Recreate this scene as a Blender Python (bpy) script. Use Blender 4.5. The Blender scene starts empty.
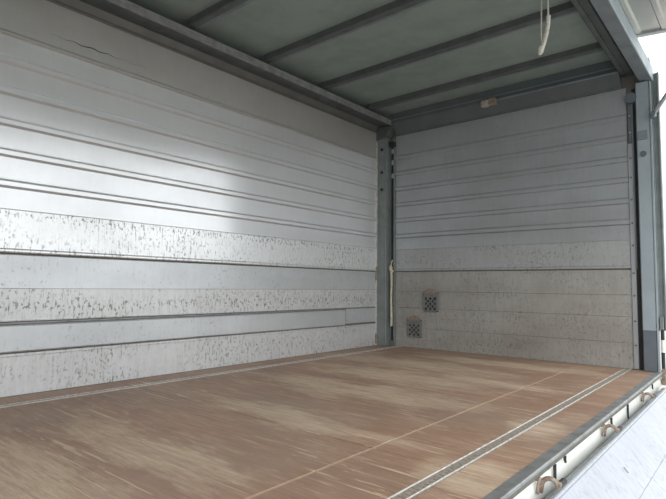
import bpy, math, random
from mathutils import Matrix, Vector
random.seed(7)
scene = bpy.context.scene
COL = scene.collection

# ------------------------------------------------------------------ camera, sky, exposure
# world: x across the truck (left wall x=0, open side x=2.48), y along it (headboard y=0), z up from the deck
right = Vector((0.76525532, 0.64363139, 0.01108726))
down = Vector((-0.03687661, 0.06102726, -0.99745465))
fwd = Vector((-0.64266975, 0.76289863, 0.07043638))
CAM = Vector((3.07, -4.44, 0.60))
cd = bpy.data.cameras.new('camera')
cd.sensor_width = 36.0
cd.lens = 513.63 * 36.0 / 666.0
cd.clip_start = 0.02
cd.clip_end = 500
cam = bpy.data.objects.new('camera', cd)
COL.objects.link(cam)
m = Matrix.Identity(4)
for i in range(3):
    m[i][0] = right[i]; m[i][1] = -down[i]; m[i][2] = -fwd[i]; m[i][3] = CAM[i]
cam.matrix_world = m
scene.camera = cam

world = bpy.data.worlds.new('overcast_sky')
scene.world = world
world.use_nodes = True
bg = world.node_tree.nodes['Background']
bg.inputs[0].default_value = (0.93, 0.97, 1.0, 1)
bg.inputs[1].default_value = 1.0
sd = bpy.data.lights.new('hazy_sun', 'SUN')
sd.energy = 0.8
sd.angle = math.radians(60)
sd.color = (1.0, 0.97, 0.92)
sun = bpy.data.objects.new('hazy_sun', sd)
COL.objects.link(sun)
sun.rotation_euler = (math.radians(48), 0, math.radians(38))
scene.view_settings.view_transform = 'Standard'
scene.view_settings.look = 'None'
scene.view_settings.gamma = 1.0
scene.view_settings.exposure = 1.22
scene.view_settings.use_curve_mapping = False

# ------------------------------------------------------------------ mesh helpers
class MB:
    def __init__(self):
        self.v = []; self.f = []
    def add(self, vs, fs):
        n = len(self.v)
        self.v += [tuple(p) for p in vs]
        self.f += [tuple(i + n for i in f) for f in fs]
        return self
    def box(self, x0, x1, y0, y1, z0, z1):
        vs = [(x, y, z) for x in (x0, x1) for y in (y0, y1) for z in (z0, z1)]
        return self.add(vs, [(0,1,3,2),(4,6,7,5),(0,4,5,1),(2,3,7,6),(0,2,6,4),(1,5,7,3)])
    def bbox(self, x0, x1, y0, y1, z0, z1, b=0.003):
        """box with bevelled edges"""
        cs = []
        vs = []; idx = {}
        X = (x0, x1); Y = (y0, y1); Z = (z0, z1)
        for i in (0,1):
            for j in (0,1):
                for k in (0,1):
                    sx = b if i == 0 else -b; sy = b if j == 0 else -b; sz = b if k == 0 else -b
                    idx[i,j,k,0] = len(vs); vs.append((X[i], Y[j]+sy, Z[k]+sz))
                    idx[i,j,k,1] = len(vs); vs.append((X[i]+sx, Y[j], Z[k]+sz))
                    idx[i,j,k,2] = len(vs); vs.append((X[i]+sx, Y[j]+sy, Z[k]))
        fs = []
        q = ((0,0),(1,0),(1,1),(0,1))
        for s in (0,1):
            a = [idx[s,j,k,0] for j,k in q]; fs.append(a if s else a[::-1])
            a = [idx[i,s,k,1] for i,k in q]; fs.append(a[::-1] if s else a)
            a = [idx[i,j,s,2] for i,j in q]; fs.append(a if s else a[::-1])
        for j in (0,1):
            for k in (0,1):
                fs.append((idx[0,j,k,1], idx[1,j,k,1], idx[1,j,k,2], idx[0,j,k,2]))
        for i in (0,1):
            for k in (0,1):
                fs.append((idx[i,0,k,0], idx[i,1,k,0], idx[i,1,k,2], idx[i,0,k,2]))
        for i in (0,1):
            for j in (0,1):
                fs.append((idx[i,j,0,0], idx[i,j,1,0], idx[i,j,1,1], idx[i,j,0,1]))
        for i in (0,1):
            for j in (0,1):
                for k in (0,1):
                    fs.append((idx[i,j,k,0], idx[i,j,k,1], idx[i,j,k,2]))
        return self.add(vs, fs)
    def prism(self, prof, fn, a, b):
        """closed 2-D profile swept from a to b; fn(u, v, t) -> point"""
        n = len(prof)
        vs = [fn(u, v, a) for u, v in prof] + [fn(u, v, b) for u, v in prof]
        fs = [(i, (i+1) % n, n + (i+1) % n, n + i) for i in range(n)]
        fs += [tuple(range(n))[::-1], tuple(range(n, 2*n))]
        return self.add(vs, fs)
    def tube(self, pts, r, seg=8, rr=None):
        pts = [Vector(p) for p in pts]
        vs = []; fs = []
        prev = None
        for i, p in enumerate(pts):
            t = (pts[min(i+1, len(pts)-1)] - pts[max(i-1, 0)]).normalized()
            if prev is None:
                up = Vector((0,0,1)) if abs(t.z) < .9 else Vector((1,0,0))
            else:
                up = prev
            u = t.cross(up).normalized(); w = u.cross(t).normalized(); prev = w
            R = rr[i] if rr else r
            for k in range(seg):
                a = 2*math.pi*k/seg
                vs.append(p + u*math.cos(a)*R + w*math.sin(a)*R)
        n = len(pts)
        for i in range(n-1):
            for k in range(seg):
                fs.append((i*seg+k, i*seg+(k+1) % seg, (i+1)*seg+(k+1) % seg, (i+1)*seg+k))
        fs.append(tuple(range(seg))[::-1]); fs.append(tuple(range((n-1)*seg, n*seg)))
        return self.add(vs, fs)
    def blob(self, c, rx, ry, rz, nu=10, nv=7, wob=0.0):
        vs = [(c[0], c[1], c[2]+rz)]; fs = []
        for j in range(1, nv):
            t = math.pi*j/nv
            for k in range(nu):
                a = 2*math.pi*k/nu
                s = 1 + wob*(random.random()-.5)
                vs.append((c[0]+rx*s*math.sin(t)*math.cos(a), c[1]+ry*s*math.sin(t)*math.sin(a), c[2]+rz*s*math.cos(t)))
        vs.append((c[0], c[1], c[2]-rz))
        for k in range(nu): fs.append((0, 1+k, 1+(k+1) % nu))
        for j in range(nv-2):
            for k in range(nu):
                a = 1+j*nu; fs.append((a+k, a+nu+k, a+nu+(k+1) % nu, a+(k+1) % nu))
        L = len(vs)-1; a = 1+(nv-2)*nu
        for k in range(nu): fs.append((a+k, L, a+(k+1) % nu))
        return self.add(vs, fs)
    def build(self, name, mat, parent=None, smooth=False):
        me = bpy.data.meshes.new(name)
        me.from_pydata(self.v, [], self.f)
        import bmesh
        b = bmesh.new(); b.from_mesh(me); bmesh.ops.recalc_face_normals(b, faces=b.faces); b.to_mesh(me); b.free()
        me.materials.append(mat)
        if smooth:
            for p in me.polygons: p.use_smooth = True
        me.update()
        o = bpy.data.objects.new(name, me)
        COL.objects.link(o)
        if parent is not None:
            o.parent = parent
            o.matrix_parent_inverse = Matrix.Translation(-parent.location)
        return o

def tag(o, label=None, cat=None, group=None, kind=None):
    if label: o['label'] = label
    if cat: o['category'] = cat
    if group: o['group'] = group
    if kind: o['kind'] = kind
    return o
def empty(name, loc=(0,0,0)):
    o = bpy.data.objects.new(name, None)
    o.location = loc
    o.empty_display_size = .05
    COL.objects.link(o)
    return o
XZ_Y = lambda u, v, t: (u, t, v)      # profile in x,z swept along y
YZ_X = lambda u, v, t: (t, u, v)      # profile in y,z swept along x
XY_Z = lambda u, v, t: (u, v, t)      # profile in x,y swept along z

# ------------------------------------------------------------------ materials
def lin(c):
    return tuple(((x/255.)/12.92 if x/255. <= .04045 else ((x/255.+.055)/1.055)**2.4) for x in c) + (1,)
class NT:
    def __init__(self, name):
        self.m = bpy.data.materials.new(name); self.m.use_nodes = True
        self.t = self.m.node_tree; self.p = self.t.nodes['Principled BSDF']
        self.co = self.t.nodes.new('ShaderNodeTexCoord').outputs['Object']
    def n(self, ty, **kw):
        x = self.t.nodes.new(ty)
        for k, v in kw.items(): setattr(x, k, v)
        return x
    def link(self, a, b): self.t.links.new(a, b)
    def map(self, scale, loc=(0,0,0), rot=(0,0,0)):
        x = self.n('ShaderNodeMapping')
        x.inputs['Scale'].default_value = scale; x.inputs['Location'].default_value = loc; x.inputs['Rotation'].default_value = rot
        self.link(self.co, x.inputs['Vector']); return x.outputs[0]
    def noise(self, scale, detail=3, rough=.55, loc=(0,0,0), dist=0.0):
        x = self.n('ShaderNodeTexNoise')
        x.inputs['Scale'].default_value = 1.0; x.inputs['Detail'].default_value = detail
        x.inputs['Roughness'].default_value = rough; x.inputs['Distortion'].default_value = dist
        self.link(self.map(scale, loc), x.inputs['Vector']); return x.outputs['Fac']
    def ramp(self, fac, a, b, ca=(0,0,0,1), cb=(1,1,1,1)):
        x = self.n('ShaderNodeValToRGB')
        e = x.color_ramp.elements
        e[0].position = a; e[1].position = b; e[0].color = ca; e[1].color = cb
        self.link(fac, x.inputs[0]); return x.outputs[0]
    def math(self, op, a, b=None, clamp=False):
        x = self.n('ShaderNodeMath', operation=op); x.use_clamp = clamp
        for i, q in enumerate((a, b)):
            if q is None: continue
            if isinstance(q, (int, float)): x.inputs[i].default_value = q
            else: self.link(q, x.inputs[i])
        return x.outputs[0]
    def mix(self, fac, a, b):
        x = self.n('ShaderNodeMix', data_type='RGBA')
        for s, q in ((x.inputs[0], fac), (x.inputs[6], a), (x.inputs[7], b)):
            if isinstance(q, (int, float, tuple)): s.default_value = q
            else: self.link(q, s)
        return x.outputs[2]
    def bump(self, h, strength=.2, dist=.002):
        x = self.n('ShaderNodeBump'); x.inputs['Strength'].default_value = strength; x.inputs['Distance'].default_value = dist
        self.link(h, x.inputs['Height']); self.link(x.outputs[0], self.p.inputs['Normal'])
    def set(self, k, v):
        if isinstance(v, (int, float, tuple)): self.p.inputs[k].default_value = v
        else: self.link(v, self.p.inputs[k])

def metal_panel(name, base, dirt, rough, metallic, along, scuff=0.0, grime=0.3, fine=0.25, bump=.12, tick_at=.55, band=None):
    """aluminium sheet; along = 'y' or 'x', the direction of the slats. scuff: share of small dark scrapes"""
    t = NT(name)
    s = (lambda a, z: (1.0, a, z)) if along == 'y' else (lambda a, z: (a, 1.0, z))
    big = t.ramp(t.noise(s(1.1, 2.3), 4, .6), .35, .75)
    streak = t.ramp(t.noise(s(26, 4.0), 5, .7, (3, 5, 1)), .42, .75)     # vertical run marks
    c = t.mix(t.math('MULTIPLY', big, grime), base, dirt)
    c = t.mix(t.math('MULTIPLY', streak, fine), c, dirt)
    r = t.math('ADD', t.math('MULTIPLY', big, .10), rough)
    if scuff > 0:
        patch = t.ramp(t.noise(s(2.2, 5.0), 3, .6, (7, 1, 4)), .38, .62)
        tick = t.ramp(t.noise(s(80, 16), 4, .65, (1, 2, 3)), tick_at, tick_at+.09)
        tick2 = t.ramp(t.noise(s(48, 42), 2, .5, (5, 2, 8)), tick_at+.02, tick_at+.12)
        tk = t.math('MAXIMUM', tick, tick2)
        dens = t.math('ADD', t.math('MULTIPLY', patch, .85), .12)
        if band:                                  # a worn edge where loads rub along the wall
            sp = t.n('ShaderNodeSeparateXYZ'); t.link(t.co, sp.inputs[0])
            d = t.math('DIVIDE', t.math('ABSOLUTE', t.math('SUBTRACT', sp.outputs[2], band[0])), band[1])
            dens = t.math('ADD', dens, t.math('SUBTRACT', 1.0, d, True))
        tk = t.math('MULTIPLY', tk, dens, True)
        c = t.mix(t.math('MULTIPLY', tk, scuff), c, lin((112, 110, 107)))
        r = t.math('ADD', r, t.math('MULTIPLY', tk, .06))
    t.set('Base Color', c); t.set('Roughness', r); t.set('Metallic', metallic)
    t.bump(t.math('ADD', t.noise(s(6, 2.5), 1, .4), t.math('MULTIPLY', t.noise(s(60, 14), 2), .15)), bump, .003)
    return t.m

def plain(name, base, rough=.5, metallic=0.0, dirt=None, amount=.4, scale=14, bump=.15):
    t = NT(name)
    d = dirt or tuple(x*.6 for x in base[:3]) + (1,)
    f = t.ramp(t.noise((scale, scale, scale), 5, .62), .42, .70)
    t.set('Base Color', t.mix(t.math('MULTIPLY', f, amount), base, d))
    t.set('Roughness', t.math('ADD', t.math('MULTIPLY', f, .15), rough)); t.set('Metallic', metallic)
    t.bump(t.noise((scale*3,)*3, 3), bump, .002)
    return t.m

M = {}
ALU = lin((206, 207, 206)); DIRT = lin((140, 135, 126))
M['slat_left'] = metal_panel('aluminium_slat', lin((220, 221, 222)), lin((176, 174, 171)), .17, .47, 'y', .3, .3, .10, .03, tick_at=.70)
M['scuffed_left'] = metal_panel('scuffed_aluminium', lin((232, 233, 233)), lin((176, 176, 174)), .28, .52, 'y', .8, .2, .12, band=(.962, .030))
M['gate_left'] = metal_panel('gate_aluminium', lin((206, 209, 211)), lin((158, 160, 162)), .34, .5, 'y', .55, .5, .15, tick_at=.60)
M['gate_left_scuffed'] = metal_panel('gate_aluminium_scraped', lin((214, 215, 215)), lin((164, 163, 160)), .4, .4, 'y', .8, .3, .3, band=(.47, .06))
M['top_left'] = metal_panel('aluminium_top_panel', lin((196, 194, 191)), lin((150, 145, 138)), .30, .55, 'y', .1, .4, .1, .05, tick_at=.66)
M['slat_front'] = metal_panel('headboard_aluminium', lin((180, 184, 188)), lin((140, 140, 138)), .36, .45, 'x', .5, .45, .2, tick_at=.62)
M['scuffed_front'] = metal_panel('headboard_aluminium_scuffed', lin((182, 185, 186)), lin((138, 136, 132)), .45, .4, 'x', .8, .4, .25)
M['lower_front'] = metal_panel('headboard_lower_boards', lin((174, 173, 169)), lin((134, 127, 116)), .5, .3, 'x', .75, .7, .35)
M['gate_open'] = metal_panel('white_gate_panel', lin((184, 188, 196)), lin((150, 154, 163)), .5, .1, 'y', .35, .45, .45)
M['post'] = plain('galvanised_post', lin((134, 141, 140)), .42, .35, lin((108, 114, 113)), .5, 9)
M['post_light'] = plain('pale_grey_post', lin((160, 171, 177)), .45, .2, lin((138, 149, 156)), .4, 6)
M['bead'] = plain('shadow_gap_sealant', lin((112, 108, 102)), .7, 0, None, .4, 20)
M['lip'] = plain('grimy_lip_face', lin((112, 112, 106)), .6, .2, lin((80, 72, 62)), .6, 18)
M['post_dark'] = plain('dark_grey_post_paint', lin((104, 112, 120)), .45, .2, None, .3, 9)
M['beam'] = plain('grey_beam_paint', lin((128, 136, 142)), .5, .15, lin((98, 104, 108)), .45, 7)
M['ceiling'] = plain('greenish_grey_roof_sheet', lin((141, 153, 148)), .5, .1, lin((118, 129, 126)), .5, 4, .05)
M['cove'] = plain('dull_cove_strip', lin((100, 100, 97)), .5, .3, lin((84, 84, 82)), .5, 6)
M['header'] = plain('blue_grey_header_paint', lin((94, 101, 104)), .55, .1, lin((80, 86, 88)), .4, 8)
M['rib'] = plain('dark_roof_rib', lin((92, 98, 98)), .5, .2, lin((70, 74, 74)), .5, 9)
M['dark'] = plain('dark_recess', lin((52, 52, 52)), .7, 0, None, .4, 20)
M['rubber'] = plain('black_rubber', lin((42, 43, 46)), .6, 0, lin((80, 78, 74)), .4, 30)
M['rust'] = plain('rusty_iron', lin((132, 112, 98)), .75, .2, lin((186, 176, 166)), .8, 60, .5)
M['steel_edge'] = plain('worn_steel_edging', lin((148, 150, 150)), .5, .35, lin((104, 98, 90)), .6, 11)
M['white_paint'] = plain('cream_white_sill_paint', lin((238, 238, 232)), .42, 0, lin((206, 202, 192)), .4, 8)
M['rail'] = plain('lashing_rail_steel', lin((216, 213, 206)), .42, .5, lin((120, 108, 94)), .5, 40)
M['rail_strip'] = plain('gritty_rail_strip', lin((176, 166, 154)), .6, .2, lin((126, 112, 98)), .8, 70)
M['rope'] = plain('white_rope', lin((214, 212, 202)), .85, 0, lin((168, 160, 145)), .5, 90, .4)
M['old_rope'] = plain('yellowed_rope', lin((214, 208, 184)), .85, 0, lin((150, 138, 112)), .6, 60, .5)
M['lamp'] = plain('dusty_lamp_lens', lin((176, 172, 162)), .5, 0, lin((120, 98, 80)), .7, 40)
M['chrome'] = plain('cylinder_rod_steel', lin((176, 182, 190)), .3, .5, None, .2, 20)
M['plate'] = plain('lashing_plate_steel', lin((128, 130, 128)), .5, .4, lin((94, 88, 80)), .5, 50)
M['ground'] = plain('added_concrete_yard', lin((168, 166, 160)), .85, 0, lin((140, 138, 132)), .5, .8)

def plywood():
    t = NT('worn_brown_plywood')
    base = t.mix(t.ramp(t.noise((1.2, 1.2, 1), 4, .6), .35, .7), lin((184, 150, 126)), lin((160, 126, 104)))
    grain = t.ramp(t.noise((4, 60, 1), 5, .7, (2, 1, 0)), .35, .70)
    base = t.mix(t.math('MULTIPLY', grain, .55), base, lin((112, 84, 69)))
    # grey dirt film where feet and rain do not reach
    grey = t.ramp(t.noise((.8, .9, 1), 3, .5, (4.4, 1.2, 0)), .45, .72)
    base = t.mix(t.math('MULTIPLY', grey, .5), base, lin((160, 144, 130)))
    # worn-through patches: soft ellipses broken up by scratches running across the truck
    patches = [(1.30, -2.74, .75, .13), (1.20, -2.05, .85, .26), (1.25, -3.42, .65, .16), (1.25, -3.85, .95, .22), (1.75, -2.72, .45, .10),
               (1.10, -1.50, .80, .26), (2.34, -2.88, .20, .22), (2.30, -2.15, .14, .2), (.9, -.95, .95, .26), (1.7, -1.25, .6, .14),
               (1.5, -.45, .9, .2), (.95, -5.0, .8, .2), (1.6, -5.6, .7, .25), (2.33, -4.3, .12, .3)]
    sep = t.n('ShaderNodeSeparateXYZ'); t.link(t.co, sep.inputs[0])
    wob = t.math('MULTIPLY', t.math('SUBTRACT', t.noise((2.2, 7, 1), 5, .65), .5), .45)
    tot = None
    for cx, cy, rx, ry in patches:
        dx = t.math('DIVIDE', t.math('SUBTRACT', sep.outputs[0], cx), rx)
        dy = t.math('DIVIDE', t.math('ADD', t.math('SUBTRACT', sep.outputs[1], cy), wob), ry)
        d = t.math('ADD', t.math('MULTIPLY', dx, dx), t.math('MULTIPLY', dy, dy))
        g = t.math('SUBTRACT', 1.15, d, True)
        tot = g if tot is None else t.math('MAXIMUM', tot, g)
    cloud = t.noise((2.4, 8, 1), 6, .75, (3, 8, 0))
    film = t.ramp(t.math('ADD', t.math('MULTIPLY', tot, .26), cloud), .52, .80)
    scr = t.noise((5, 60, 1), 5, .75, (9, 3, 0))
    film = t.math('MULTIPLY', film, t.ramp(scr, .36, .58, (.3, .3, .3, 1)))
    # bright thin scratches
    near = t.ramp(t.math('ADD', t.math('MULTIPLY', tot, .25), t.noise((1.3, 2.4, 1), 4, .6, (6, 6, 0))), .42, .58)
    s1 = t.ramp(t.noise((2.2, 52, 1), 3, .6, (1, 6, 0)), .60, .64)
    s2 = t.ramp(t.noise((7, 44, 1), 4, .65, (4, 2, 0)), .62, .66)
    scratch = t.math('MULTIPLY', t.math('MAXIMUM', s1, s2), near)
    chip = t.ramp(t.noise((22, 60, 1), 3, .6, (2, 9, 0)), .69, .73)
    amt = t.math('MAXIMUM', t.math('MULTIPLY', film, .92), t.math('MULTIPLY', scratch, .85))
    amt = t.math('MAXIMUM', amt, t.math('MULTIPLY', chip, .55))
    c = t.mix(amt, base, lin((212, 191, 165)))
    t.set('Base Color', c)
    t.set('Roughness', t.math('ADD', t.math('MULTIPLY', amt, .15), .52))
    t.bump(t.math('ADD', t.noise((4, 60, 1), 4), t.math('MULTIPLY', amt, -.4)), .25, .002)
    return t.m
M['plywood'] = plywood()

Y0, Y1 = -6.30, 0.0       # body length
XR = 2.477                # deck edge on the open side

# ------------------------------------------------------------------ unseen yard outside, added to bounce light into the body
g = MB().add([(-40, -40, -1.12), (40, -40, -1.12), (40, 40, -1.12), (-40, 40, -1.12)], [(0,1,2,3)]).build('ground', M['ground'])
tag(g, 'unseen pale concrete yard under the truck, added to bounce light', 'ground', kind='structure')

# ------------------------------------------------------------------ floor
floor = MB().box(-.03, 2.455, Y0, .03, -.16, -.021).build('floor', M['dark'])
tag(floor, 'brown plywood truck deck with worn pale scratches', 'floor', kind='structure')
xs = [(.004, .198), (.250, 1.926), (1.936, 2.223), (2.277, 2.430)]
ys = [(-6.295, -5.20), (-5.195, -2.848), (-2.842, -.55), (-.545, -.004)]
for i, (a, b) in enumerate(xs):
    for j, (c, d) in enumerate(ys):
        if i in (0, 3) and j in (0, 2): continue
        if i in (0, 3): c, d = (ys[0][0], ys[1][1]) if j == 1 else (ys[2][0], ys[3][1])
        MB().bbox(a, b, c, d, -.021, 0, .002).build('plywood_panel', M['plywood'], floor)
seam = MB().box(1.925, 1.937, -6.29, -.004, -.0205, -.0012).build('seam_filler', plain('sandy_joint', lin((190, 164, 136)), .8), floor)
edge = MB()
edge.prism([(2.430, -.021), (2.430, .002), (2.462, .003), (2.466, .0075), (2.475, .0075), (2.478, .004), (2.478, -.004), (2.455, -.004), (2.455, -.021)], XZ_Y, Y0, -.03)
ed = tag(edge.build('deck_edge', M['steel_edge'], floor), 'worn grey steel edging along the deck')
MB().prism([(2.456, -.0045), (2.4775, -.0045), (2.4755, -.0205), (2.456, -.0205)], XZ_Y, Y0, -.06).build('lip_face', M['lip'], ed)

def lashing_rail(xc, label):
    r = empty('lashing_rail', (xc, -3.15, 0))
    tag(r, label, 'floor rail', 'lashing rails set into the deck')
    MB().box(xc-.027, xc+.027, Y0+.01, -.006, -.021, -.006).build('base_strip', M['bead'], r)
    for s in (-1, 1):
        MB().bbox(xc+s*.0205-.0033, xc+s*.0205+.0033, Y0+.01, -.006, -.012, .0035, .0015).build('edge_lip', M['rail'], r)
    b = MB(); y = Y0+.03
    while y < -.03:
        b.box(xc-.0168, xc+.0168, y, y+.021, -.009, .0005); y += .026
    tag(b.build('slotted_strip', M['rail_strip'], r), 'slotted grey strip between the lips', kind='stuff')
    return r
lashing_rail(.224, 'slim steel lashing rail in the deck beside the long slatted wall')
lashing_rail(2.250, 'slotted steel lashing rail in the deck near the open side')

# ------------------------------------------------------------------ left wall (closed wing and closed drop gate)
wl = MB().box(-.060, -.012, Y0, -.02, -.16, 2.36).build('wall_left', M['bead'])
tag(wl, 'long slatted aluminium side wall, scuffed near the floor', 'wall', kind='structure')
YE = -.098                # wall ends at the corner pillar
def slat_profile(z0, z1, d=.014):
    return [(-.014, z0), (.001, z0), (d, z0+.012), (d, z0+.034), (.004, z0+.047), (.0, z0+.0475), (.0, z0+.0515), (.003, z0+.052), (.003, z1-.001), (-.014, z1-.001)]
ribs = [1.100, 1.265, 1.430, 1.597, 1.765, 1.922]
for i in range(5):
    MB().prism(slat_profile(ribs[i], ribs[i+1]), XZ_Y, Y0+.01, YE).build('slat', M['slat_left'], wl)
MB().prism([(-.014, 1.922), (.001, 1.922), (.010, 1.930), (.010, 1.940), (.003, 1.950), (.003, 2.199), (-.014, 2.199)], XZ_Y, Y0+.01, YE).build('top_panel', M['top_left'], wl)
MB().prism([(-.014, .990), (.003, .990), (.003, 1.099), (-.014, 1.099)], XZ_Y, Y0+.01, YE).build('slat', M['slat_left'], wl)
MB().prism([(-.014, .757), (.008, .757), (.012, .763), (.012, .772), (.005, .780), (.005, .985), (.001, .989), (-.014, .989)], XZ_Y, Y0+.01, YE).build('scuffed_slat', M['scuffed_left'], wl)
# closed drop gate below the seam
MB().prism([(-.014, .567), (.002, .567), (.002, .744), (-.001, .748), (-.014, .748)], XZ_Y, Y0+.01, YE).build('gate_board', M['gate_left'], wl)
MB().prism([(-.014, .392), (.002, .392), (.003, .399), (.002, .405), (.002, .565), (-.014, .565)], XZ_Y, Y0+.01, YE).build('gate_board', M['gate_left_scuffed'], wl)
MB().prism([(-.014, .386), (-.002, .386), (-.002, .378), (-.014, .378)], XZ_Y, Y0+.01, YE).build('groove_bead', M['steel_edge'], wl)
MB().prism([(-.014, .229), (.004, .229), (.010, .236), (.010, .366), (.006, .373), (-.014, .373)], XZ_Y, Y0+.01, -.612).build('gate_rail', M['gate_left'], wl)
MB().prism([(-.014, .240), (.002, .240), (.004, .245), (.004, .380), (-.014, .380)], XZ_Y, -.600, YE).build('gate_rail', M['gate_left'], wl)
MB().prism([(-.014, .002), (.003, .002), (.003, .205), (.006, .209), (.006, .221), (-.014, .223)], XZ_Y, Y0+.01, YE).build('gate_board', M['gate_left_scuffed'], wl)
# long hairline dent near the top of the wall
pts = [(.0035, -3.32 + .6*k/40, 2.012 + .004*math.sin(k*.9) + .002*random.random()) for k in range(41)]
MB().tube(pts, .002, 5, [.0006 + .0026*math.exp(-((k-16)/7.0)**2) for k in range(41)]).build('dent_line', M['dark'], wl)
for z0, z1 in ((.66, .80), (.02, .12)):
    MB().bbox(.0, .016, -.118, -.100, z0, z1, .003).build('edge_catch', M['rust'], wl)

# ------------------------------------------------------------------ front wall (headboard)
wf = MB().box(-.05, 2.45, .006, .06, -.16, 2.36).build('wall_front', M['bead'])
tag(wf, 'slatted aluminium headboard at the end of the cargo space', 'wall', kind='structure')
FX0, FX1 = .174, 2.291
def front(z0, z1, mat, name, d=.010, rib=True):
    if rib:
        pr = [(.014, z0), (0, z0), (-d, z0+.008), (-d, z0+.034), (-.004, z0+.047), (0, z0+.0475), (0, z0+.0515), (-.003, z0+.052), (-.003, z1-.001), (.014, z1-.001)]
    else:
        pr = [(.014, z0), (-.003, z0), (-.003, z1-.0035), (-.0005, z1-.001), (.014, z1-.001)]
    return MB().prism(pr, YZ_X, FX0, FX1).build(name, M[mat], wf)
fr = [1.092, 1.253, 1.415, 1.577, 1.742, 1.905]
for i in range(5): front(fr[i], fr[i+1], 'slat_front', 'slat')
front(1.905, 2.16, 'slat_front', 'top_panel')
front(.975, 1.091, 'slat_front', 'slat', rib=False)
MB().prism([(.014, .757), (-.010, .757), (-.014, .762), (-.014, .772), (-.004, .780), (-.004, .972), (-.001, .9745), (.014, .9745)], YZ_X, FX0, FX1).build('scuffed_slat', M['scuffed_front'], wf)
zz = [.002, .195, .392, .556, .748]
for i in range(4): front(zz[i], zz[i+1], 'lower_front', 'lower_board', rib=False)

# trim strip with holes and the track beside it
t1 = MB().bbox(2.293, 2.326, -.012, .005, .004, 1.715, .002).build('trim_1', M['slat_front'])
tag(t1, 'pale riveted strip at the open edge of the headboard', 'trim', kind='structure')
for z in (1.60, 1.45, 1.28, 1.10, .93, .72, .55, .36, .18):
    MB().tube([(2.310, -.0115, z), (2.310, -.0165, z)], .008, 8).build('rivet', M['post_dark'], t1)
t2 = MB().box(2.327, 2.360, .000, .005, .004, 2.14).build('trim_2', M['dark'])
tag(t2, 'dark recessed track between headboard strip and corner post', 'trim', kind='structure')
MB().prism([(2.328, .000), (2.328, -.022), (2.334, -.022), (2.334, .000)], XY_Z, .75, 2.05).build('track_flange', M['beam'], t2)
MB().bbox(2.300, 2.327, -.016, -.001, 1.72, 2.03, .002).build('track_cover', M['post_dark'], t2)
kb = MB().tube([(2.330, -.012, 2.060), (2.330, -.050, 2.060)], .040, 14).build('track_pulley', M['post_dark'], t2)
for z in (1.80, 1.93):
    MB().tube([(2.313, -.015, z), (2.313, -.019, z)], .007, 8).build('rivet', M['chrome'], t2)

# ------------------------------------------------------------------ corner posts
p1 = empty('corner_post', (.06, -.05, 0))
tag(p1, 'grey steel post in the corner between long wall and headboard', 'post', kind='structure')
MB().prism([(.0, .0), (.0, -.100), (.006, -.106), (.014, -.104), (.016, -.094), (.090, -.078), (.098, -.082), (.106, -.078), (.108, .0)], XY_Z, .002, 2.17).build('post_body', M['post'], p1)
MB().prism([(.112, 0), (.112, -.022), (.122, -.022), (.122, -.006), (.158, -.006), (.158, -.022), (.172, -.022), (.172, 0)], XY_Z, .002, 2.12).build('track_channel', M['post'], p1)
MB().prism([(.001, -.1065), (.001, -.112), (.015, -.112), (.015, -.1065)], XY_Z, .002, 2.10).build('bright_edge', M['rail'], p1)
MB().box(.124, .156, -.008, -.004, .05, 2.08).build('track_slot', M['dark'], p1)
for z in (1.78, 1.60, 2.02):
    MB().tube([(.055, -.082, z), (.055, -.092, z)], .017, 10).build('bolt', M['dark'], p1)
MB().bbox(.118, .182, -.050, -.004, 2.045, 2.10, .006).build('track_stop', M['dark'], p1)
for z in (1.72, 1.86, 1.98): MB().bbox(.128, .152, -.022, -.006, z, z+.05, .004).build('track_roller', M['chrome'], p1)
MB().prism([(.0, 2.12), (.0, 2.25), (.19, 2.25), (.12, 2.15)], lambda u, v, t: (u, t, v), -.115, -.003).build('gusset', M['rib'], p1)

p2 = empty('corner_post', (2.40, -.03, 0))
tag(p2, 'light grey steel post at the open edge of the headboard', 'post', kind='structure')
MB().prism([(2.360, .01), (2.360, -.040), (2.366, -.046), (2.446, -.046), (2.452, -.040), (2.452, .01)], XY_Z, .300, 2.165).build('post_body', M['post_light'], p2)
MB().prism([(2.360, .01), (2.360, -.041), (2.366, -.047), (2.446, -.047), (2.452, -.041), (2.452, .01)], XY_Z, .003, .300).build('post_foot', M['post_dark'], p2)
MB().prism([(2.4525, .01), (2.4525, -.050), (2.461, -.050), (2.461, .01)], XY_Z, .003, 2.165).build('bright_flange', M['post_light'], p2)
MB().tube([(2.402, -.045, 1.613), (2.402, -.056, 1.613)], .022, 12).build('bolt', M['post_dark'], p2)
MB().bbox(2.365, 2.432, -.0495, -.044, 1.72, 1.79, .002).build('faded_patch', M['beam'], p2)

lock = empty('lock_post', (2.475, -.05, -.08))
tag(lock, 'dark upright locking bar on the outside of the open corner post', 'post')
MB().prism([(2.4615, .05), (2.4615, -.012), (2.470, -.012), (2.473, .004), (2.496, .004), (2.499, -.012), (2.508, -.012), (2.508, .05)], XY_Z, .30, 2.23).build('outer_channel', M['post'], lock)
MB().bbox(2.468, 2.492, -.034, -.013, .30, .40, .003).build('pale_sleeve', M['post'], lock)
MB().tube([(2.484, -.026, .31), (2.484, -.026, .02)], .011, 10).build('lock_rod', M['rubber'], lock)
MB().tube([(2.484, -.026, .235), (2.484, -.026, .145)], .013, 10).build('white_band', M['white_paint'], lock)
MB().bbox(2.470, 2.500, -.048, -.008, -.085, .03, .004).build('rod_socket', M['rust'], lock)
MB().bbox(2.470, 2.484, -.024, -.012, .02, .30, .002).build('lever', M['post'], lock)

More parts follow.
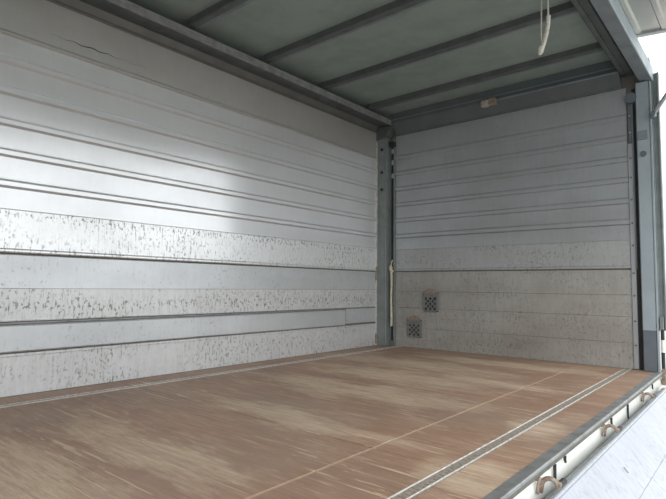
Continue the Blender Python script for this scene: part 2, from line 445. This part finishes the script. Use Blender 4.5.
# ------------------------------------------------------------------ ceiling
ce = MB().box(-.06, 2.40, Y0, .06, 2.372, 2.392).build('ceiling', M['ceiling'])
tag(ce, 'dim greenish grey roof sheet carried by dark cross ribs', 'ceiling', kind='structure')
RX0, RX1 = .178, 2.270
rib_y = [-.44 - .685*i for i in range(9)]
for y in rib_y:
    if y < Y0 + .1: continue
    pf = [(y-.040, 2.372), (y-.036, 2.330), (y-.030, 2.324), (y+.012, 2.324), (y+.018, 2.330), (y+.020, 2.372)]
    r = MB().prism(pf, YZ_X, RX0-.012, RX1+.003).build('rib', M['rib'], ce)
    MB().box(RX0+.005, RX1, y+.0185, y+.045, 2.330, 2.336).build('rib_flange', M['beam'], r)
# side rail over the closed wall
rl = empty('roof_rail', (.09, -3.1, 2.2))
tag(rl, 'grey stepped roof rail above the long slatted wall', 'roof rail', kind='structure')
MB().prism([(-.012, 2.200), (.006, 2.200), (.010, 2.206), (.010, 2.214), (.006, 2.220), (.030, 2.262), (.030, 2.290), (-.012, 2.290)], XZ_Y, Y0+.01, -.03).build('cove_strip', M['cove'], rl)
MB().prism([(.030, 2.264), (.165, 2.258), (.165, 2.266), (.030, 2.272)], XZ_Y, Y0+.01, -.03).build('soffit_strip', M['rib'], rl)
MB().prism([(.165, 2.256), (.178, 2.256), (.182, 2.260), (.178, 2.265), (.177, 2.290), (.182, 2.294), (.182, 2.306), (.165, 2.308)], XZ_Y, Y0+.01, -.03).build('rail_face', M['steel_edge'], rl)
# header over the open side
hb = empty('side_beam', (2.4, -3.1, 2.17))
tag(hb, 'blue-grey roof beam along the top of the open side', 'beam', kind='structure')
MB().prism([(2.388, 2.178), (2.466, 2.168), (2.466, 2.262), (2.388, 2.262)], XZ_Y, Y0, -.0).build('lower_beam', M['beam'], hb)
MB().prism([(2.467, 2.166), (2.474, 2.166), (2.477, 2.170), (2.477, 2.264), (2.474, 2.267), (2.467, 2.267)], XZ_Y, Y0, -.0).build('lit_outer_face', M['post_light'], hb)  # sky light on the beam's outer face, put into a paler colour
MB().prism([(2.360, 2.371), (2.360, 2.262), (2.377, 2.240), (2.387, 2.240), (2.387, 2.263), (2.466, 2.263), (2.400, 2.371)], XZ_Y, Y0, -.0).build('upper_beam', M['beam'], hb)
MB().prism([(2.262, 2.371), (2.262, 2.262), (2.272, 2.254), (2.296, 2.254), (2.300, 2.262), (2.318, 2.262), (2.322, 2.250), (2.345, 2.250), (2.352, 2.262), (2.352, 2.371)], XZ_Y, Y0, -.0).build('ribbed_rail', M['rib'], hb)
# header over the headboard
hf = empty('header_beam', (1.2, -.06, 2.16))
tag(hf, 'dark sloping header beam above the headboard', 'beam', kind='structure')
MB().prism([(.012, 2.162), (-.012, 2.162), (-.016, 2.168), (-.016, 2.180), (-.100, 2.270), (-.100, 2.371), (.012, 2.371)], YZ_X, .182, 2.262).build('header_body', M['header'], hf)
MB().box(.19, 2.26, -.1035, -.1005, 2.300, 2.308).build('upper_bead', M['beam'], hf)

# unseen back wall, invented to close the body and shape its light
wb = empty('wall_back', (1.2, Y0, 0))
tag(wb, 'unseen plain grey rear doors, added to close the cargo space and shape its light', 'wall', kind='structure')
for a, b in ((-.06, 1.205), (1.215, XR)):
    MB().bbox(a, b, Y0-.05, Y0-.002, -.16, 2.39, .004).build('unseen_rear_door', M['slat_front'], wb)

# ------------------------------------------------------------------ sill below the deck edge
sill = empty('side_sill', (2.45, -3.1, -.16))
tag(sill, 'cream white sill rail below the deck edge', 'sill', kind='structure')
MB().prism([(2.456, -.0205), (2.458, -.030), (2.465, -.045), (2.467, -.065), (2.465, -.090), (2.460, -.115), (2.456, -.160)], XZ_Y, Y0, -.01).build('sill_panel', M['white_paint'], sill, True)
MB().tube([(2.488, Y0, -.108), (2.488, -.1, -.108)], .014, 12).build('hinge_tube', M['post'], sill, True)
MB().box(2.4565, 2.520, Y0, -.1, -.150, -.128).build('hinge_channel', M['post_dark'], sill)

# ------------------------------------------------------------------ drop gate on the open side, let down at a slant
A = math.radians(40)
D = Vector((math.sin(A), 0, -math.cos(A))); N = Vector((math.cos(A), 0, math.sin(A))); P0 = Vector((2.522, 0, -.070))
def gate_fn(u, v, t):                 # u along the slope, v outward from its inner face, t along y
    p = P0 + D*u + N*v
    return (p.x, t, p.z)
gate = empty('drop_gate', (2.75, -3.1, -.60))
tag(gate, 'white aluminium drop gate let down at a slant below the open side', 'gate')
GY0, GY1 = -6.2, -.12
MB().prism([(0, -.016), (0, .004), (.004, .007), (.010, .007), (.014, .001), (.014, -.016)], gate_fn, GY0, GY1).build('edge_rail', M['gate_open'], gate)
gs = [.0145, .206, .396, .586]
for i in range(3):
    MB().prism([(gs[i], -.014), (gs[i], -.002), (gs[i]+.002, 0), (gs[i+1]-.002, 0), (gs[i+1]-.0005, -.0015), (gs[i+1]-.0005, -.014)], gate_fn, GY0, GY1).build('gate_board', M['gate_open'], gate)
MB().prism([(.586, -.016), (.586, .004), (.59, .007), (.61, .007), (.61, -.016)], gate_fn, GY0, GY1).build('edge_rail', M['gate_open'], gate)
MB().prism([(0, -.021), (0, -.0165), (.61, -.0165), (.61, -.021)], gate_fn, GY0, GY1).build('outer_skin', M['white_paint'], gate)
# a dark slot in the top board
MB().prism([(.098, -.001), (.098, .0012), (.124, .0012), (.124, -.001)], gate_fn, -1.963, -1.953).build('scrape_mark', M['post_dark'], gate)

# ------------------------------------------------------------------ rusty hinge hooks along the sill
def gate_hook(y, where):
    h = empty('gate_hook', (2.49, y, -.10))
    tag(h, 'rusty hook and link on the white sill, ' + where, 'hook', 'rusty gate hooks along the sill')
    pts = []
    for k in range(17):                       # hanging chain link
        a = 2*math.pi*k/16
        pts.append((2.476 + .004*math.sin(a), y - .030 + .010*math.cos(a), -.045 + .026*math.sin(a)))
    MB().tube(pts, .0042, 6).build('link', M['rust'], h, True)
    MB().bbox(2.464, 2.476, y-.040, y-.020, -.030, -.018, .002).build('link_bracket', M['rust'], h)
    pts = []
    for k in range(13):                       # elbow arching from the sill over to the gate edge
        a = math.pi*(1.0 - k/12*.95)
        pts.append((2.497 + .023*math.cos(a), y + .004 + .020*k/12, -.054 + .024*math.sin(a)))
    MB().tube([(2.470, y + .003, -.078)] + pts, .0078, 10).build('elbow', M['rust'], h, True)
    MB().tube([(2.521, y + .016, -.049), (2.521, y + .036, -.049)], .0095, 10).build('hinge_lug', M['rust'], h)
    MB().tube([(2.522, y + .036, -.050), (2.522, y + .085, -.050)], .0100, 10).build('pivot_bolt', M['rubber'], h)
gate_hook(-2.645, 'nearest the bottom edge of the picture')
gate_hook(-1.77, 'the middle one of three')
gate_hook(-.80, 'nearest the corner post')

def strap(y, z0, label):
    o = MB().prism([(2.470, z0), (2.478, z0), (2.479, -.021), (2.468, -.021)], lambda u, v, t: (u, t, v), y-.0035, y+.0035)
    o.tube([(2.475, y, z0+.004), (2.4755, y, z0-.006)], .0045, 8)
    tag(o.build('rubber_strap', M['rubber']), label, 'strap', 'black straps hanging from the deck edge')
strap(-2.50, -.088, 'long black strap hanging on the sill beside the nearest rusty hook')
strap(-1.245, -.092, 'long black strap hanging on the sill between the two farther hooks')
strap(-2.38, -.040, 'short black tab under the deck edge past the nearest long strap')
strap(-1.63, -.048, 'short black tab under the deck edge just past the middle hook')
strap(-.46, -.048, 'short black tab under the deck edge near the corner post')

# ------------------------------------------------------------------ wing panel raised over the open side
wing = empty('wing_panel', (2.38, -3.1, 2.40))
tag(wing, 'ribbed aluminium wing panel raised above the open side', 'wing panel')
WT = math.radians(-5)
def wing_fn(u, v, t):                 # u outward, v up, t along y; inner face looks down
    return (2.36 + u*math.cos(WT) - v*math.sin(WT), t, 2.512 + u*math.sin(WT) + v*math.cos(WT))
for i in range(8):
    a = .030 + i*.165; b = a + .164
    MB().prism([(a, 0), (a+.008, -.012), (a+.034, -.012), (a+.048, -.003), (b, -.003), (b, .025), (a, .025)], wing_fn, Y0, -.15).build('slat', M['top_left'], wing)
MB().prism([(0, -.020), (.030, -.020), (.030, .030), (0, .030)], wing_fn, Y0, -.10).build('edge_rail', M['post'], wing)
MB().prism([(1.35, -.020), (1.38, -.020), (1.38, .030), (1.35, .030)], wing_fn, Y0, -.10).build('edge_rail', M['post'], wing)
for a, b in ((-.15, -.10), (Y0, Y0+.05)):
    MB().prism([(.030, -.018), (1.35, -.018), (1.35, .030), (.030, .030)], wing_fn, a, b).build('end_rail', M['slat_front'], wing)
for y in (-.9, -3.1, -5.4):
    MB().bbox(2.370, 2.420, y-.05, y+.05, 2.388, 2.515, .004).build('hinge_arm', M['post'], wing)

cyl = empty('hydraulic_cylinder', (2.478, -.05, 1.88))
tag(cyl, 'pale grey lifting cylinder between the open corner post and raised wing', 'cylinder')
c0 = Vector((2.478, -.090, 1.885)); cdv = Vector((2.558-2.486, 0, 2.012-1.907)).normalized()
L = (2.47 - c0.z)/cdv.z
MB().tube([c0, c0 + cdv*L*.55], .016, 12).build('barrel', M['chrome'], cyl, True)
MB().tube([c0 + cdv*L*.55, c0 + cdv*L*.955], .010, 12).build('rod', M['chrome'], cyl, True)
MB().tube([c0 + Vector((0, -.03, 0)), c0 + Vector((0, .03, 0))], .020, 12).build('pivot', M['post_dark'], cyl)

# ------------------------------------------------------------------ lashing plates on the headboard
def lashing_plate(cx, cz, w, h, label):
    p = empty('lashing_plate', (cx, -.004, cz - h/2))
    tag(p, label, 'lashing plate', 'pierced lashing plates on the headboard')
    z0, z1 = cz - h/2, cz + h/2
    x0, x1 = cx - w/2, cx + w/2
    MB().bbox(x0+.004, x1-.004, -.010, -.0035, z0+.004, z1-.004, .001).build('dark_backing', M['dark'], p)
    pl = MB()
    nx, nz = 5, 5
    gx0, gx1, gz0, gz1 = x0+.022, x1-.022, z0+.020, z1-.050
    ya, yb = -.022, -.009
    dx, dz = (gx1-gx0)/nx, (gz1-gz0)/nz
    for i in range(nx):
        for j in range(nz):
            if (i+j) % 2 == 1:
                pl.box(gx0+i*dx-.0008, gx0+(i+1)*dx+.0008, ya, yb, gz0+j*dz-.0008, gz0+(j+1)*dz+.0008)
    tag(pl.build('pierced_grid', M['plate'], p), 'grid of small dark openings')
    fr = MB()
    fr.bbox(x0, gx0, ya-.002, yb+.005, z0+.012, z1-.008, .002); fr.bbox(gx1, x1, ya-.002, yb+.005, z0+.012, z1-.008, .002)
    fr.bbox(gx0-.001, gx1+.001, ya-.002, yb+.005, z0, gz0, .002); fr.bbox(gx0-.001, gx1+.001, ya-.002, yb+.005, gz1, z1, .002)
    fr.build('plate_frame', M['plate'], p)
    n = 10; prof = [(cx + .052*math.cos(math.pi*k/n), z1 - .012 + .048*math.sin(math.pi*k/n)) for k in range(n+1)]
    MB().prism(prof, lambda u, v, t: (u, t, v), -.034, -.004).build('rusty_hood', M['rust'], p)
lashing_plate(.582, .452, .165, .190, 'pierced steel lashing plate on the headboard, the upper of two')
lashing_plate(.400, .190, .165, .180, 'pierced steel lashing plate on the headboard, the lower of two')

# ------------------------------------------------------------------ lamp and conduit on the header
lp = empty('interior_lamp', (1.23, -.11, 2.20))
tag(lp, 'small dusty lamp with a cable pipe under the headboard ceiling', 'lamp')
MB().bbox(1.165, 1.235, -.150, -.095, 2.215, 2.275, .010).build('lamp_lens', M['lamp'], lp)
MB().bbox(1.236, 1.300, -.145, -.095, 2.220, 2.278, .006).build('lamp_housing', M['rust'], lp)
MB().tube([(1.300, -.112, 2.262), (2.255, -.112, 2.262)], .008, 8).build('cable_pipe', M['beam'], lp)

# ------------------------------------------------------------------ ropes
def helix(path, r_strand, r_off, turns, phase, n=90):
    path = [Vector(p) for p in path]
    out = []
    for i in range(n+1):
        s = i/n*(len(path)-1); k = min(int(s), len(path)-2); q = path[k].lerp(path[k+1], s-k)
        a = phase + 2*math.pi*turns*i/n
        out.append(q + Vector((math.cos(a)*r_off, math.sin(a)*r_off, 0)))
    return out
rope = empty('hanging_rope', (2.14, -1.5, 1.95))
tag(rope, 'white knotted rope hanging from the roof near the open side', 'rope')
MB().tube([(2.150, -1.5, 2.372), (2.142, -1.5, 2.25), (2.136, -1.5, 2.05), (2.140, -1.5, 1.975)], .0040, 6).build('thin_cord', M['rope'], rope, True)
MB().tube([(2.165, -1.5, 2.372), (2.176, -1.5, 2.26), (2.177, -1.5, 2.145)], .0050, 6).build('thin_cord', M['rope'], rope, True)
tw = MB()
path = [(2.177, -1.5, 2.150), (2.174, -1.5, 2.10), (2.164, -1.5, 2.045), (2.148, -1.5, 1.99), (2.138, -1.5, 1.965)]
for k in range(3): tw.tube(helix(path, .005, .0075, 6, k*2.094), .0058, 6)
tw.build('twisted_cord', M['rope'], rope, True)
MB().blob((2.134, -1.5, 1.962), .017, .015, .024, 10, 8, .25).blob((2.127, -1.5, 1.945), .012, .012, .015, 8, 6, .2).build('knot', M['rope'], rope, True)
MB().tube([(2.158, -1.5, 2.3725), (2.158, -1.5, 2.350)], .012, 8).build('roof_eye', M['rib'], rope)

pr_ = empty('pillar_rope', (.143, -.035, .21))
tag(pr_, 'frayed yellowish rope hanging down the corner post track', 'rope')
path = [(.142, -.036, .80), (.146, -.036, .62), (.140, -.034, .45), (.145, -.034, .30), (.143, -.034, .20)]
b = MB()
for k in range(3): b.tube(helix(path, .005, .006, 12, k*2.094, 110), .0065, 6)
b.build('strand', M['old_rope'], pr_, True)
MB().blob((.138, -.040, .785), .020, .018, .030, 10, 7, .3).blob((.150, -.040, .755), .024, .014, .014, 8, 6, .3).build('knot', M['old_rope'], pr_, True)
MB().tube([(.140, -.036, .80), (.143, -.030, .85), (.147, -.018, .87)], .006, 6).build('loop', M['old_rope'], pr_, True)
